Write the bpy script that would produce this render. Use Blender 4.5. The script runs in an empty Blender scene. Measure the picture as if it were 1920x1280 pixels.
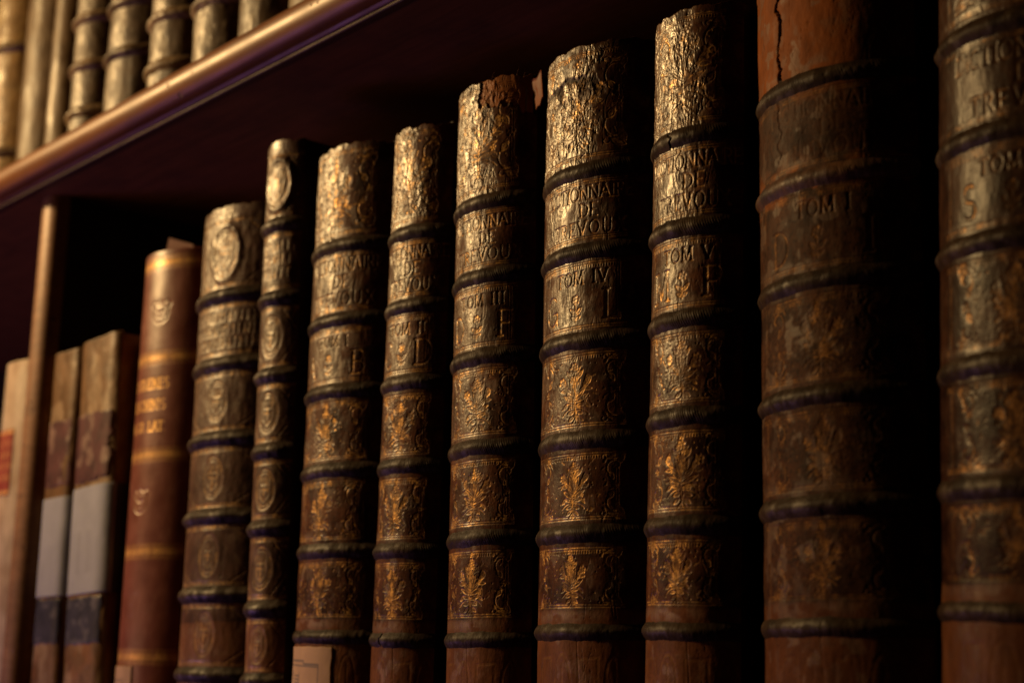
import bpy, math, random
import numpy as np
C = bpy.context.scene
col = C.collection
rng = np.random.default_rng(11)
random.seed(5)
R_ = math.radians

# ------------------------------------------------------------------ render / camera / world
C.view_settings.view_transform = 'Standard'
C.view_settings.look = 'None'
C.view_settings.exposure = 0.0
C.view_settings.gamma = 1.0
C.view_settings.use_curve_mapping = False
C.cycles.use_denoising = True
C.cycles.max_bounces = 5
C.cycles.sample_clamp_indirect = 3.0

D = 0.6104            # camera distance in front of the plane of the spines
ZC = 0.045            # camera height above the lower shelf
cam = bpy.data.cameras.new('camera')
co = bpy.data.objects.new('camera', cam); col.objects.link(co)
yaw, pitch, roll = R_(41.1233), R_(12.3320), 0.02
from mathutils import Vector, Matrix
fw = Vector((-math.cos(yaw) * math.cos(pitch), math.sin(yaw) * math.cos(pitch), math.sin(pitch)))
rt = fw.cross(Vector((0, 0, 1))).normalized(); up = rt.cross(fw)
c_, s_ = math.cos(roll), math.sin(roll)
r2 = rt * c_ + up * s_; u2 = up * c_ - rt * s_
M = Matrix((r2, u2, -fw)).transposed().to_4x4()
M.translation = Vector((0, -D, ZC))
co.matrix_world = M
cam.sensor_width = 36.0
cam.lens = 2840 / 1920 * 36
cam.clip_start = 0.02; cam.clip_end = 50
cam.dof.use_dof = True
cam.dof.focus_distance = 0.905
cam.dof.aperture_fstop = 5.6
cam.dof.aperture_blades = 9
C.camera = co

w = bpy.data.worlds.new('World'); C.world = w; w.use_nodes = True
bg = w.node_tree.nodes['Background']
bg.inputs['Color'].default_value = (0.75, 0.45, 0.30, 1)
bg.inputs['Strength'].default_value = 0.008

def lamp(name, loc, target, power, color, size, size_y=None):
    l = bpy.data.lights.new(name, 'AREA'); l.energy = power; l.color = color
    l.shape = 'RECTANGLE'; l.size = size; l.size_y = size_y or size
    o = bpy.data.objects.new(name, l); col.objects.link(o)
    o.location = loc
    o.rotation_euler = (Vector(target) - Vector(loc)).to_track_quat('-Z', 'Y').to_euler()
    return o
sl = bpy.data.lights.new('warm_spotlight', 'SPOT'); sl.energy = 245; sl.color = (1.0, 0.67, 0.31)
sl.spot_size = R_(44); sl.spot_blend = 1.0; sl.shadow_soft_size = 0.13
so = bpy.data.objects.new('warm_spotlight', sl); col.objects.link(so)
so.location = (-2.32, -1.06, 1.05)
so.rotation_euler = (Vector((-1.10, 0, 0.50)) - so.location).to_track_quat('-Z', 'Y').to_euler()
lamp('violet_lamp', (-2.3, -0.85, -0.55), (-1.0, 0, 0.2), 5.6, (0.36, 0.18, 1.0), 0.4)
lamp('low_warm_fill', (-2.05, -0.95, -0.22), (-1.32, 0, 0.15), 3.2, (1.0, 0.54, 0.30), 0.6)  # added fill without a real source, lifts the lower left and shelf underside

# ------------------------------------------------------------------ materials
def new_mat(name):
    m = bpy.data.materials.new(name); m.use_nodes = True
    nt = m.node_tree
    return m, nt, nt.nodes['Principled BSDF']
def N(nt, typ, **kw):
    n = nt.nodes.new(typ)
    for k, v in kw.items():
        if k.startswith('i_'): n.inputs[k[2:].replace('_', ' ')].default_value = v
        else: setattr(n, k, v)
    return n
def L(nt, a, b): nt.links.new(a, b)
def mix(nt, fac, a, b, mode='MIX'):
    n = nt.nodes.new('ShaderNodeMix'); n.data_type = 'RGBA'; n.blend_type = mode
    for sock, v in ((n.inputs[0], fac), (n.inputs[6], a), (n.inputs[7], b)):
        if isinstance(v, (int, float)): sock.default_value = v
        elif isinstance(v, tuple): sock.default_value = (*v, 1)
        else: nt.links.new(v, sock)
    return n.outputs[2]
def mth(nt, op, a, b=None, clamp=False):
    n = nt.nodes.new('ShaderNodeMath'); n.operation = op; n.use_clamp = clamp
    for k, v in ((0, a), (1, b)):
        if v is None: continue
        if isinstance(v, (int, float)): n.inputs[k].default_value = v
        else: nt.links.new(v, n.inputs[k])
    return n.outputs[0]
def ramp(nt, fac, lo, hi):
    n = nt.nodes.new('ShaderNodeMapRange'); n.inputs[1].default_value = lo; n.inputs[2].default_value = hi
    n.clamp = True; nt.links.new(fac, n.inputs[0]); return n.outputs[0]
def coords(nt, scale=(1, 1, 1)):
    tc = N(nt, 'ShaderNodeTexCoord'); oi = N(nt, 'ShaderNodeObjectInfo')
    mp = N(nt, 'ShaderNodeMapping'); mp.inputs['Scale'].default_value = scale
    va = N(nt, 'ShaderNodeVectorMath', operation='MULTIPLY_ADD')
    cmb = N(nt, 'ShaderNodeCombineXYZ')
    for k in range(3): L(nt, oi.outputs['Random'], cmb.inputs[k])
    va.inputs[1].default_value = (7.3, 3.1, 5.7)
    L(nt, cmb.outputs[0], va.inputs[0]); L(nt, tc.outputs['Object'], va.inputs[2])
    L(nt, va.outputs[0], mp.inputs['Vector'])
    return mp.outputs[0]
def noise(nt, vec, scale, detail=4, rough=.55, dist=0.0):
    n = N(nt, 'ShaderNodeTexNoise'); n.inputs['Scale'].default_value = scale; n.inputs['Detail'].default_value = detail
    n.inputs['Roughness'].default_value = rough; n.inputs['Distortion'].default_value = dist
    L(nt, vec, n.inputs['Vector']); return n.outputs[0]
def attr(nt, name):
    n = N(nt, 'ShaderNodeAttribute', attribute_name=name); return n.outputs['Fac']
def bump(nt, bsdf, hs):
    prev = None
    for h, strength, dist in hs:
        b = N(nt, 'ShaderNodeBump'); b.inputs['Strength'].default_value = strength; b.inputs['Distance'].default_value = dist
        L(nt, h, b.inputs['Height'])
        if prev: L(nt, prev, b.inputs['Normal'])
        prev = b.outputs[0]
    L(nt, prev, bsdf.inputs['Normal'])

GOLD = (0.40, 0.205, 0.052)
def leather(name, dark, mid, worn, bare=(0.30, 0.105, 0.03), rough=.46, worn_rough=.34, speck=.6, gold=GOLD, grain=.5, spec=.5, bspec=.28, tint=(1.0, .90, .70)):
    m, nt, b = new_mat(name)
    v = coords(nt); vs = coords(nt, (1, 1, .35))
    g, we, ba, cr = attr(nt, 'gilt'), attr(nt, 'wear'), attr(nt, 'bare'), attr(nt, 'crack')
    n1 = noise(nt, v, 55, 6); n2 = noise(nt, v, 420, 3); n3 = noise(nt, vs, 160, 5, .65)
    c = mix(nt, ramp(nt, n1, .35, .68), dark, mid)
    sp = ramp(nt, n2, .50, .62)
    c = mix(nt, mth(nt, 'MULTIPLY', sp, speck), c, tuple(x * .35 for x in dark))
    bb = mix(nt, ramp(nt, n3, .3, .75), tuple(x * .55 for x in bare), bare)
    c = mix(nt, ba, c, bb)
    wn = mix(nt, ramp(nt, n3, .3, .7), tuple(x * .45 for x in worn), worn)
    c = mix(nt, mth(nt, 'MULTIPLY', we, .9), c, wn)
    gl = mth(nt, 'MULTIPLY', g, ramp(nt, n3, .22, .55))
    c = mix(nt, gl, c, gold)
    c = mix(nt, mth(nt, 'MULTIPLY', cr, .85), c, (.006, .004, .003))
    L(nt, c, b.inputs['Base Color'])
    L(nt, mth(nt, 'MULTIPLY', gl, .5), b.inputs['Metallic'])
    r = mth(nt, 'ADD', mth(nt, 'MULTIPLY', n1, .22), rough - .11)
    rm = N(nt, 'ShaderNodeMix'); L(nt, we, rm.inputs[0]); L(nt, r, rm.inputs[2])
    r2_ = mth(nt, 'ADD', mth(nt, 'MULTIPLY', n3, .25), worn_rough - .12); L(nt, r2_, rm.inputs[3])
    L(nt, mth(nt, 'ADD', rm.outputs[0], mth(nt, 'MULTIPLY', cr, .4), True), b.inputs['Roughness'])
    L(nt, mth(nt, 'MULTIPLY', mth(nt, 'ADD', mth(nt, 'MULTIPLY', we, 1.3), bspec), spec), b.inputs['Specular IOR Level'])
    b.inputs['Specular Tint'].default_value = (*tint, 1)
    n4 = noise(nt, v, 950, 2, .6)
    bump(nt, b, [(n3, .35 * grain, .0012), (n2, .35 * grain, .0006), (n4, .4 * grain, .0004)])
    return m
LEATHER = leather('brown_calf', (.020, .0058, .0015), (.082, .0240, .0050), (.16, .076, .021), speck=.45, rough=.44, worn_rough=.33, spec=.72, bspec=.10)
LEATHER_DULL = leather('dull_calf', (.018, .0062, .0020), (.056, .0195, .0058), (.11, .052, .018), bare=(.20, .056, .009), rough=.62, worn_rough=.5, spec=.15, gold=(.20, .09, .02))
LEATHER_GLOSSY_DIMMED = leather('polished_calf_dimmed', (.010, .0028, .0008), (.034, .0100, .0022), (.075, .030, .008), speck=.45, rough=.38, worn_rough=.33, spec=.36, bspec=.25, gold=(.30, .14, .035))  # darker copy of the set's calf, weaker light put into the colour
CREST = leather('crested_calf', (.030, .0095, .0035), (.066, .022, .0075), (.17, .092, .034), speck=.3, gold=(.42, .23, .07), worn_rough=.32, rough=.42, spec=.65, bspec=.25)
BAND = leather('band_leather', (.012, .0062, .0028), (.032, .0165, .0066), (.085, .046, .016), rough=.52, worn_rough=.44, speck=.35, bspec=.12, spec=.45)
BANDTAN = leather('band_tan', (.06, .032, .014), (.14, .085, .04), (.3, .2, .1), rough=.5, speck=.3)
BANDRED = leather('band_leather_rubbed', (.025, .014, .008), (.09, .036, .013), (.17, .08, .03), rough=.55, speck=.3)
COVER = leather('cover_leather', (.012, .007, .004), (.03, .015, .008), (.07, .04, .02), rough=.6)
REDC = leather('red_cloth', (.100, .0205, .0095), (.140, .031, .014), (.24, .08, .04), rough=.36, speck=.0, gold=(.80, .44, .11), grain=.25, bspec=.9)
VELLUM = leather('vellum', (.36, .25, .14), (.50, .37, .22), (.6, .47, .3), rough=.48, worn_rough=.42, speck=.12, gold=(.10, .06, .03), grain=.3)
TANV = leather('tan_calf', (.028, .013, .004), (.068, .034, .010), (.17, .10, .034), rough=.48, worn_rough=.38, speck=.35, grain=.7)
GILTV = leather('gilt_calf', (.16, .09, .03), (.28, .16, .05), (.60, .44, .16), rough=.42, worn_rough=.28, speck=.3)
PARCH = leather('stained_parchment', (.080, .036, .009), (.155, .074, .022), (.28, .17, .075), rough=.40, speck=.2, grain=.5, bspec=.5)
UVELLUM = leather('toned_vellum', (.060, .031, .010), (.100, .055, .019), (.18, .108, .043), rough=.46, worn_rough=.40, speck=.12, grain=.3)
MAROON = leather('maroon_label', (.035, .008, .008), (.085, .02, .018), (.2, .1, .07), rough=.5, speck=.2)
REDLAB = leather('red_label', (.20, .028, .02), (.30, .05, .03), (.4, .2, .1), rough=.5, speck=.1, gold=(.85, .5, .16))
NAVY = leather('blue_black_label', (.018, .018, .026), (.035, .032, .048), (.1, .09, .1), rough=.42, speck=.2)

def paper(name, a, bcol, ink, rough=.75):
    m, nt, b = new_mat(name)
    v = coords(nt); n1 = noise(nt, v, 40, 5); n2 = noise(nt, v, 700, 3)
    c = mix(nt, ramp(nt, n1, .3, .7), a, bcol)
    c = mix(nt, mth(nt, 'MULTIPLY', attr(nt, 'gilt'), .8), c, ink)
    L(nt, c, b.inputs['Base Color']); b.inputs['Roughness'].default_value = rough
    bump(nt, b, [(n1, .3, .001), (n2, .25, .0003)])
    return m
GREYPAPER = paper('grey_paper', (.17, .168, .178), (.215, .212, .222), (.085, .08, .082))
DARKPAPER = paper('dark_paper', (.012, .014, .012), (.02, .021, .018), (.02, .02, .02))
OLDPAPER = paper('old_printed_paper', (.22, .115, .045), (.31, .175, .075), (.02, .012, .008))
PAGES = paper('page_edges', (.11, .075, .045), (.17, .12, .075), (.1, .1, .1))
FLAP = leather('torn_leather', (.10, .023, .004), (.15, .038, .006), (.2, .07, .02), rough=.6, speck=.3)

def wood(name, dark, mid, rough, holes=True):
    m, nt, b = new_mat(name)
    v = coords(nt, (1.2, 22, 22)); v2 = coords(nt)
    n1 = noise(nt, v, 9, 6, .6, .4); n2 = noise(nt, v2, 26, 4); n3 = noise(nt, v2, 900, 2)
    c = mix(nt, ramp(nt, n1, .3, .7), dark, mid)
    c = mix(nt, mth(nt, 'MULTIPLY', ramp(nt, n2, .45, .75), .45), c, tuple(x * .4 for x in dark))
    hs = [(n1, .15, .001), (n3, .12, .0003)]
    if holes:
        vo = N(nt, 'ShaderNodeTexVoronoi'); vo.inputs['Scale'].default_value = 58; vo.inputs['Randomness'].default_value = 1
        L(nt, v2, vo.inputs['Vector'])
        pit = mth(nt, 'MULTIPLY', ramp(nt, vo.outputs['Distance'], .12, .05), ramp(nt, noise(nt, v2, 14, 2), .45, .50))
        c = mix(nt, pit, c, (.006, .004, .003))
        hs.append((mth(nt, 'SUBTRACT', 1.0, pit), .8, .0015))
    L(nt, c, b.inputs['Base Color'])
    L(nt, mth(nt, 'ADD', mth(nt, 'MULTIPLY', n2, .25), rough - .12), b.inputs['Roughness'])
    b.inputs['Specular Tint'].default_value = (1, .74, .45, 1); b.inputs['Specular IOR Level'].default_value = .24
    bump(nt, b, hs)
    return m
WOOD = wood('varnished_mahogany', (.085, .026, .006), (.16, .056, .014), .42)
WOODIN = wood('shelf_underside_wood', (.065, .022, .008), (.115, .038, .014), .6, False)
WOODBEAD = wood('shaded_bead_wood', (.022, .006, .003), (.04, .012, .005), .55, False)  # darkened: the nosing's shadow is put into the bead colour
WOODBK = wood('back_and_shaded_side_wood', (.012, .008, .006), (.02, .013, .009), .8, False)  # also on the divider slab, where it paints in the side's shade
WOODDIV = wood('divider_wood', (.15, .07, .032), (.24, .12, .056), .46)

# ------------------------------------------------------------------ mesh helpers
def mesh_obj(name, verts, quads, mat, parent=None, attrs=None, smooth=True, loc=None):
    me = bpy.data.meshes.new(name)
    verts = np.asarray(verts, np.float32); quads = np.asarray(quads, np.int32)
    nq, k = quads.shape
    me.vertices.add(len(verts)); me.vertices.foreach_set('co', verts.ravel())
    me.loops.add(nq * k); me.loops.foreach_set('vertex_index', quads.ravel())
    me.polygons.add(nq); me.polygons.foreach_set('loop_start', np.arange(0, nq * k, k, dtype=np.int32))
    me.update(calc_edges=True)
    if smooth: me.shade_smooth()
    else: me.shade_flat()
    for an, av in (attrs or {}).items():
        a = me.attributes.new(an, 'FLOAT', 'POINT'); a.data.foreach_set('value', np.asarray(av, np.float32).ravel())
    me.materials.append(mat)
    o = bpy.data.objects.new(name, me); col.objects.link(o)
    if parent: o.parent = parent
    if loc is not None: o.location = loc
    return o
def grid_quads(nr, nc):
    i = np.arange(nr - 1)[:, None] * nc + np.arange(nc - 1)[None]
    return np.stack([i, i + 1, i + nc + 1, i + nc], -1).reshape(-1, 4)
def box(name, x0, x1, y0, y1, z0, z1, mat, parent=None, bevel=.0015, lean=0):
    import bmesh
    bm = bmesh.new()
    vs = [bm.verts.new((x, y, z)) for z in (z0, z1) for y in (y0, y1) for x in (x0, x1)]
    for f in ((0, 2, 3, 1), (4, 5, 7, 6), (0, 1, 5, 4), (2, 6, 7, 3), (0, 4, 6, 2), (1, 3, 7, 5)):
        bm.faces.new([vs[k] for k in f])
    if bevel: bmesh.ops.bevel(bm, geom=bm.edges[:], offset=bevel, segments=3, affect='EDGES', profile=.6)
    me = bpy.data.meshes.new(name); bm.to_mesh(me); bm.free()
    me.materials.append(mat)
    o = bpy.data.objects.new(name, me); col.objects.link(o)
    if parent: o.parent = parent
    return o

# value noise on arrays -----------------------------------------------------
def vnoise(x, y, seed):
    r = np.random.default_rng(seed); G = r.random((256, 256)).astype(np.float32)
    xi = np.floor(x).astype(np.int64); yi = np.floor(y).astype(np.int64)
    fx = (x - xi).astype(np.float32); fy = (y - yi).astype(np.float32)
    fx = fx * fx * (3 - 2 * fx); fy = fy * fy * (3 - 2 * fy)
    a = G[yi & 255, xi & 255]; b = G[yi & 255, (xi + 1) & 255]
    c = G[(yi + 1) & 255, xi & 255]; d = G[(yi + 1) & 255, (xi + 1) & 255]
    return (a + (b - a) * fx) * (1 - fy) + (c + (d - c) * fx) * fy
def fbm(x, y, seed, octs=4, gain=.5):
    t = 0; a = 1; n = 0
    for k in range(octs):
        t = t + a * vnoise(x * 2 ** k + 17 * k, y * 2 ** k + 9 * k, seed + k); n += a; a *= gain
    return t / n
def sstep(a, b, x):
    t = np.clip((x - a) / (b - a), 0, 1); return t * t * (3 - 2 * t)

# ------------------------------------------------------------------ stroke lettering
def arc(cx, cy, rx, ry, a0, a1, n=14):
    return [(cx + rx * math.cos(R_(a)), cy + ry * math.sin(R_(a))) for a in np.linspace(a0, a1, n)]
GLY = {
 'A': (.72, [[(0, 0), (.36, 1)], [(.36, 1), (.72, 0)], [(.15, .36), (.57, .36)]]),
 'B': (.56, [[(.08, 0), (.08, 1)], [(.08, 1), (.3, 1)] + arc(.3, .76, .2, .24, 90, -90) + [(.08, .52)], [(.3, .52)] + arc(.3, .26, .25, .26, 90, -90) + [(.08, 0)]]),
 'C': (.72, [arc(.4, .5, .38, .5, 48, 312, 22)]),
 'D': (.72, [[(.08, 0), (.08, 1)], [(.08, 1), (.28, 1)] + arc(.28, .5, .42, .5, 90, -90, 20) + [(.08, 0)]]),
 'E': (.56, [[(.08, 0), (.08, 1)], [(.08, 1), (.54, 1)], [(.08, .5), (.42, .5)], [(.08, 0), (.56, 0)]]),
 'F': (.54, [[(.08, 0), (.08, 1)], [(.08, 1), (.54, 1)], [(.08, .5), (.42, .5)]]),
 'G': (.76, [arc(.4, .5, .38, .5, 48, 325, 22), [(.74, .02), (.74, .42)], [(.5, .42), (.74, .42)]]),
 'H': (.7, [[(.08, 0), (.08, 1)], [(.62, 0), (.62, 1)], [(.08, .5), (.62, .5)]]),
 'I': (.22, [[(.11, 0), (.11, 1)]]),
 'L': (.54, [[(.08, 0), (.08, 1)], [(.08, 0), (.54, 0), (.54, .14)]]),
 'M': (.86, [[(.06, 0), (.1, 1)], [(.1, 1), (.43, .1)], [(.43, .1), (.76, 1)], [(.76, 1), (.8, 0)]]),
 'N': (.74, [[(.08, 0), (.08, 1)], [(.08, 1), (.66, 0)], [(.66, 0), (.66, 1)]]),
 'O': (.78, [arc(.39, .5, .37, .5, 0, 360, 28)]),
 'P': (.56, [[(.08, 0), (.08, 1)], [(.08, 1), (.3, 1)] + arc(.3, .74, .24, .26, 90, -90) + [(.08, .48)]]),
 'R': (.62, [[(.08, 0), (.08, 1)], [(.08, 1), (.3, 1)] + arc(.3, .75, .22, .25, 90, -90) + [(.08, .5)], [(.28, .5), (.6, 0)]]),
 'S': (.54, [arc(.27, .75, .22, .25, 50, 270, 12)[:-1] + arc(.27, .25, .24, .25, 90, -140, 12)]),
 'T': (.66, [[(.33, 0), (.33, 1)], [(0, .88), (0, 1), (.66, 1), (.66, .88)]]),
 'U': (.7, [[(.08, 1), (.08, .3)] + arc(.35, .3, .27, .3, 180, 360) + [(.62, 1)]]),
 'V': (.7, [[(0, 1), (.35, 0)], [(.35, 0), (.7, 1)]]),
 'X': (.68, [[(.02, 1), (.66, 0)], [(.66, 1), (.02, 0)]]),
 'Z': (.64, [[(.04, .88), (.04, 1), (.6, 1)], [(.6, 1), (.02, 0)], [(.02, 0), (.64, 0), (.64, .14)]]),
 '.': (.2, [[(.09, .03), (.11, .03)]]), ' ': (.36, []),
}
def add_serifs(strokes):
    out = [list(s) for s in strokes]
    for s in strokes:
        if len(s) == 2 and abs(s[1][1] - s[0][1]) > .8:
            for (x, y) in s:
                if y < .05 or y > .95: out.append([(x - .11, y), (x + .11, y)])
    return out

# ------------------------------------------------------------------ a relief field over a spine
class Field:
    """height (mm) and masks over arc length s (mm, 0 in the middle) and height z (mm)."""
    def __init__(self, s, z):
        self.s, self.z = s, z
        self.S, self.Z = np.meshgrid(s.astype(np.float32), z.astype(np.float32))
        sh = self.S.shape
        self.H = np.zeros(sh, np.float32); self.gilt = np.zeros(sh, np.float32)
        self.wear = np.zeros(sh, np.float32); self.bare = np.zeros(sh, np.float32); self.crack = np.zeros(sh, np.float32)
        self.dep = np.zeros(sh, np.float32)
    def line(self, pts, wd, depth=.3, g=1.0):
        hw = wd / 2; soft = .35; pad = hw + soft
        for (ax, ay), (bx, by) in zip(pts[:-1], pts[1:]):
            i0, i1 = np.searchsorted(self.z, (min(ay, by) - pad, max(ay, by) + pad))
            j0, j1 = np.searchsorted(self.s, (min(ax, bx) - pad, max(ax, bx) + pad))
            if i0 >= i1 or j0 >= j1: continue
            X = self.S[i0:i1, j0:j1]; Y = self.Z[i0:i1, j0:j1]
            dx, dy = bx - ax, by - ay; l2 = dx * dx + dy * dy + 1e-9
            t = np.clip(((X - ax) * dx + (Y - ay) * dy) / l2, 0, 1)
            d = np.hypot(X - ax - t * dx, Y - ay - t * dy)
            k = 1 - sstep(hw - soft * .6, hw + soft, d)
            self.gilt[i0:i1, j0:j1] = np.maximum(self.gilt[i0:i1, j0:j1], k * g)
            self.dep[i0:i1, j0:j1] = np.maximum(self.dep[i0:i1, j0:j1], k * depth)
    def dot(self, x, y, r, depth=.3, g=1.0): self.line([(x, y), (x + .01, y)], 2 * r, depth, g)
    def leaf(self, p0, p1, wd, line=.7, fill=0.35):
        (x0, y0), (x1, y1) = p0, p1
        nx, ny = -(y1 - y0), x1 - x0; l = math.hypot(nx, ny) + 1e-9; nx, ny = nx / l * wd, ny / l * wd
        T = np.linspace(0, 1, 9)
        for sg in (1, -1):
            self.line([(x0 + (x1 - x0) * t + sg * nx * math.sin(math.pi * t), y0 + (y1 - y0) * t + sg * ny * math.sin(math.pi * t)) for t in T], line, .3)
        if fill:
            self.line([(x0 + (x1 - x0) * t, y0 + (y1 - y0) * t) for t in (.15, .85)], wd * 1.1, .2, fill)
    def curve(self, p0, p1, p2, wd, **k):
        self.line([((1 - t) ** 2 * p0[0] + 2 * t * (1 - t) * p1[0] + t * t * p2[0], (1 - t) ** 2 * p0[1] + 2 * t * (1 - t) * p1[1] + t * t * p2[1]) for t in np.linspace(0, 1, 9)], wd, **k)
    def spiral(self, cx, cy, r, sx, sy, wd=.8):
        self.line([(cx + sx * (r * (1 - .8 * t)) * math.cos(4.6 * t - .6), cy + sy * (r * (1 - .8 * t)) * math.sin(4.6 * t - .6)) for t in np.linspace(0, 1, 22)], wd, .3)
        self.leaf((cx + sx * r * .7, cy - sy * r * .6), (cx + sx * r * .2, cy - sy * r * 1.3), r * .22)
    def flower(self, cx, cy, r, n=6):
        self.dot(cx, cy, r * .3)
        for k in range(n):
            a = 2 * math.pi * k / n + .3
            self.dot(cx + r * .66 * math.cos(a), cy + r * .66 * math.sin(a), r * .3)
    def text(self, txt, cx, z0, h, maxw=None, wd=None, depth=.38, sp=.2, g=.8):
        adv = [(GLY[c][0] + sp) * h for c in txt]; tot = sum(adv) - sp * h
        k = 1.0 if not maxw or tot <= maxw else maxw / tot
        x = cx - tot * k / 2; wd = wd or h * .115
        for c, a in zip(txt, adv):
            for s in add_serifs(GLY[c][1]) if h > 5 else GLY[c][1]:
                vert = len(s) == 2 and abs(s[1][1] - s[0][1]) > .8
                self.line([(x + px * h * k, z0 + py * h) for px, py in s], wd * (1.25 if vert else .8), depth, g)
            x += a * k
    def frame(self, z0, z1, hw, teeth=True, sides=True):
        for zz in (z0 + 1.2, z0 + 2.6, z1 - 1.2, z1 - 2.6):
            self.line([(-hw * 1.12, zz), (hw * 1.12, zz)], .55, .22, .9)
        if teeth:
            x = -hw
            while x < hw:
                self.line([(x, z1 - 3.1), (x, z1 - 4.4)], .7, .2, .8); x += 1.7
        if sides:
            for sg in (-1, 1):
                self.line([(sg * hw, z0 + 2.6), (sg * hw, z1 - 2.6)], .5, .2, .7)
                self.line([(sg * (hw - 1.6), z0 + 2.6), (sg * (hw - 1.6), z1 - 2.6)], .4, .15, .5)
    def bouquet(self, cx, zc, hh, hw, rnd):
        tilt = rnd.uniform(-.07, .07); k_ = rnd.uniform(.92, 1.06)
        P = lambda x, y: (cx + (x * k_ + tilt * y) * hh + rnd.uniform(-.3, .3), zc + y * hh + rnd.uniform(-.3, .3))
        lw = .75
        self.curve(P(.02, -.95), P(-.06, -.4), P(0, .1), lw)
        self.curve(P(-.14, -.98), P(.1, -.75), P(.0, -.45), lw * .8); self.curve(P(.16, -.96), P(-.1, -.75), P(.0, -.45), lw * .8)
        for sx in (-1, 1):
            for (a, b, c, d, wv) in ((0, -.2, .2, .3, .05), (0, -.28, .40, .12, .06), (0, -.35, .46, -.14, .055), (0, -.45, .36, -.40, .05),
                                     (0, -.1, .1, .46, .04), (.03, -.6, .28, -.66, .045), (.3, .1, .52, .34, .05), (.28, .02, .58, .02, .045),
                                     (.12, .32, .30, .56, .045), (0, .48, .2, .62, .05), (0, .5, .26, .48, .04), (.06, -.74, .26, -.88, .04), (.3, -.36, .5, -.52, .04)):
                self.leaf(P(a * sx, b), P(c * sx, d), hh * wv * rnd.uniform(.8, 1.25), .5, rnd.choice([.08, .2, .6]))
            self.curve(P(0, -.2), P(.3 * sx, -.05), P(.5 * sx, .2), lw * .8)
            self.curve(P(0, -.5), P(.3 * sx, -.5), P(.48 * sx, -.7), lw * .7)
            for k in range(6): self.dot(*P(sx * rnd.uniform(.12, .6), rnd.uniform(-.9, .9)), rnd.uniform(.35, .6))
        self.leaf(P(0, -.15), P(0, .48), hh * .06, .7, .6)
        for k in range(46):      # small filling leaves and sprigs
            x, y, a = cx + hw * rnd.uniform(-.95, .95), zc + hh * rnd.uniform(-.95, .95), rnd.uniform(0, 6.28)
            l = rnd.uniform(1.2, 3.0)
            self.line([(x, y), (x + l * math.cos(a), y + l * math.sin(a))], rnd.uniform(.4, .9), .15, rnd.uniform(.3, .75))
        self.flower(*P(0, .68), hh * .14); self.flower(*P(0, .9), hh * .10, 5)
        s1 = rnd.choice((-1, 1))
        self.flower(*P(.5 * s1, .26), hh * .16); self.leaf(P(-.5 * s1, .16), P(-.42 * s1, .42), hh * .09, fill=.8)
        self.flower(*P(-.36 * s1, -.28), hh * .08, 5)
        for sx in (-1, 1):
            for sy in (-1, 1):
                self.spiral(cx + sx * hw * .80, zc + sy * hh * .58, hh * .30, -sx, sy, .9)
                self.spiral(cx + sx * hw * .58, zc + sy * hh * .86, hh * .12, sx, sy, .6)
                self.leaf((cx + sx * hw * .95, zc + sy * hh * .98), (cx + sx * hw * .66, zc + sy * hh * .84), hh * .07, fill=.8)
                self.leaf((cx + sx * hw * .95, zc + sy * hh * .90), (cx + sx * hw * .84, zc + sy * hh * .66), hh * .06, fill=.5)
            self.flower(cx + sx * hw * .80, zc, hh * .11, 5)
            for k in range(16): self.dot(cx + sx * hw * rnd.uniform(.3, .95), zc + hh * rnd.uniform(-.9, .9), rnd.uniform(.28, .5), g=.8)
    def fleuron(self, cx, z0, h):
        self.line([(cx, z0), (cx, z0 + h * .6)], .7)
        for sx in (-1, 1):
            self.leaf((cx, z0 + h * .25), (cx + sx * h * .28, z0 + h * .5), h * .06)
            self.leaf((cx, z0 + h * .08), (cx + sx * h * .22, z0 + h * .2), h * .05)
        self.flower(cx, z0 + h * .8, h * .2)
    def crest(self, cx, zc, hh):
        for k, wd in ((1, .9), (.84, .6)):
            self.line([(cx + .66 * hh * k * math.cos(a), zc + hh * k * math.sin(a)) for a in np.linspace(0, 2 * math.pi, 30)], wd * 1.1, .7, .5)
        self.line([(cx - .32 * hh, zc + .25 * hh), (cx + .32 * hh, zc + .25 * hh), (cx + .3 * hh, zc - .3 * hh), (cx, zc - .62 * hh), (cx - .3 * hh, zc - .3 * hh), (cx - .32 * hh, zc + .25 * hh)], 1.0, .6, .45)
        for k in range(5): self.line([(cx + (-.28 + .14 * k) * hh, zc + .32 * hh), (cx + (-.34 + .17 * k) * hh, zc + .6 * hh)], 1.0, .6, .45)
        self.line([(cx - .3 * hh, zc), (cx + .3 * hh, zc - .05 * hh)], .7); self.line([(cx, zc + .22 * hh), (cx, zc - .55 * hh)], .7)
    def rag(self, z0, z1, cx, wd, rnd):
        """rows of short tooled strokes: lettering rubbed past reading"""
        x = cx - wd / 2
        while x < cx + wd / 2:
            hh = z1 - z0; k = rnd.random()
            self.line([(x, z0), (x, z1)], hh * .14, .4, .55)
            if k < .5: self.line([(x, z0 + hh * rnd.choice([0, .5, 1])), (x + hh * .4, z0 + hh * rnd.choice([0, .5, 1]))], hh * .1, .35, .5)
            x += hh * rnd.uniform(.5, .85)

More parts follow.
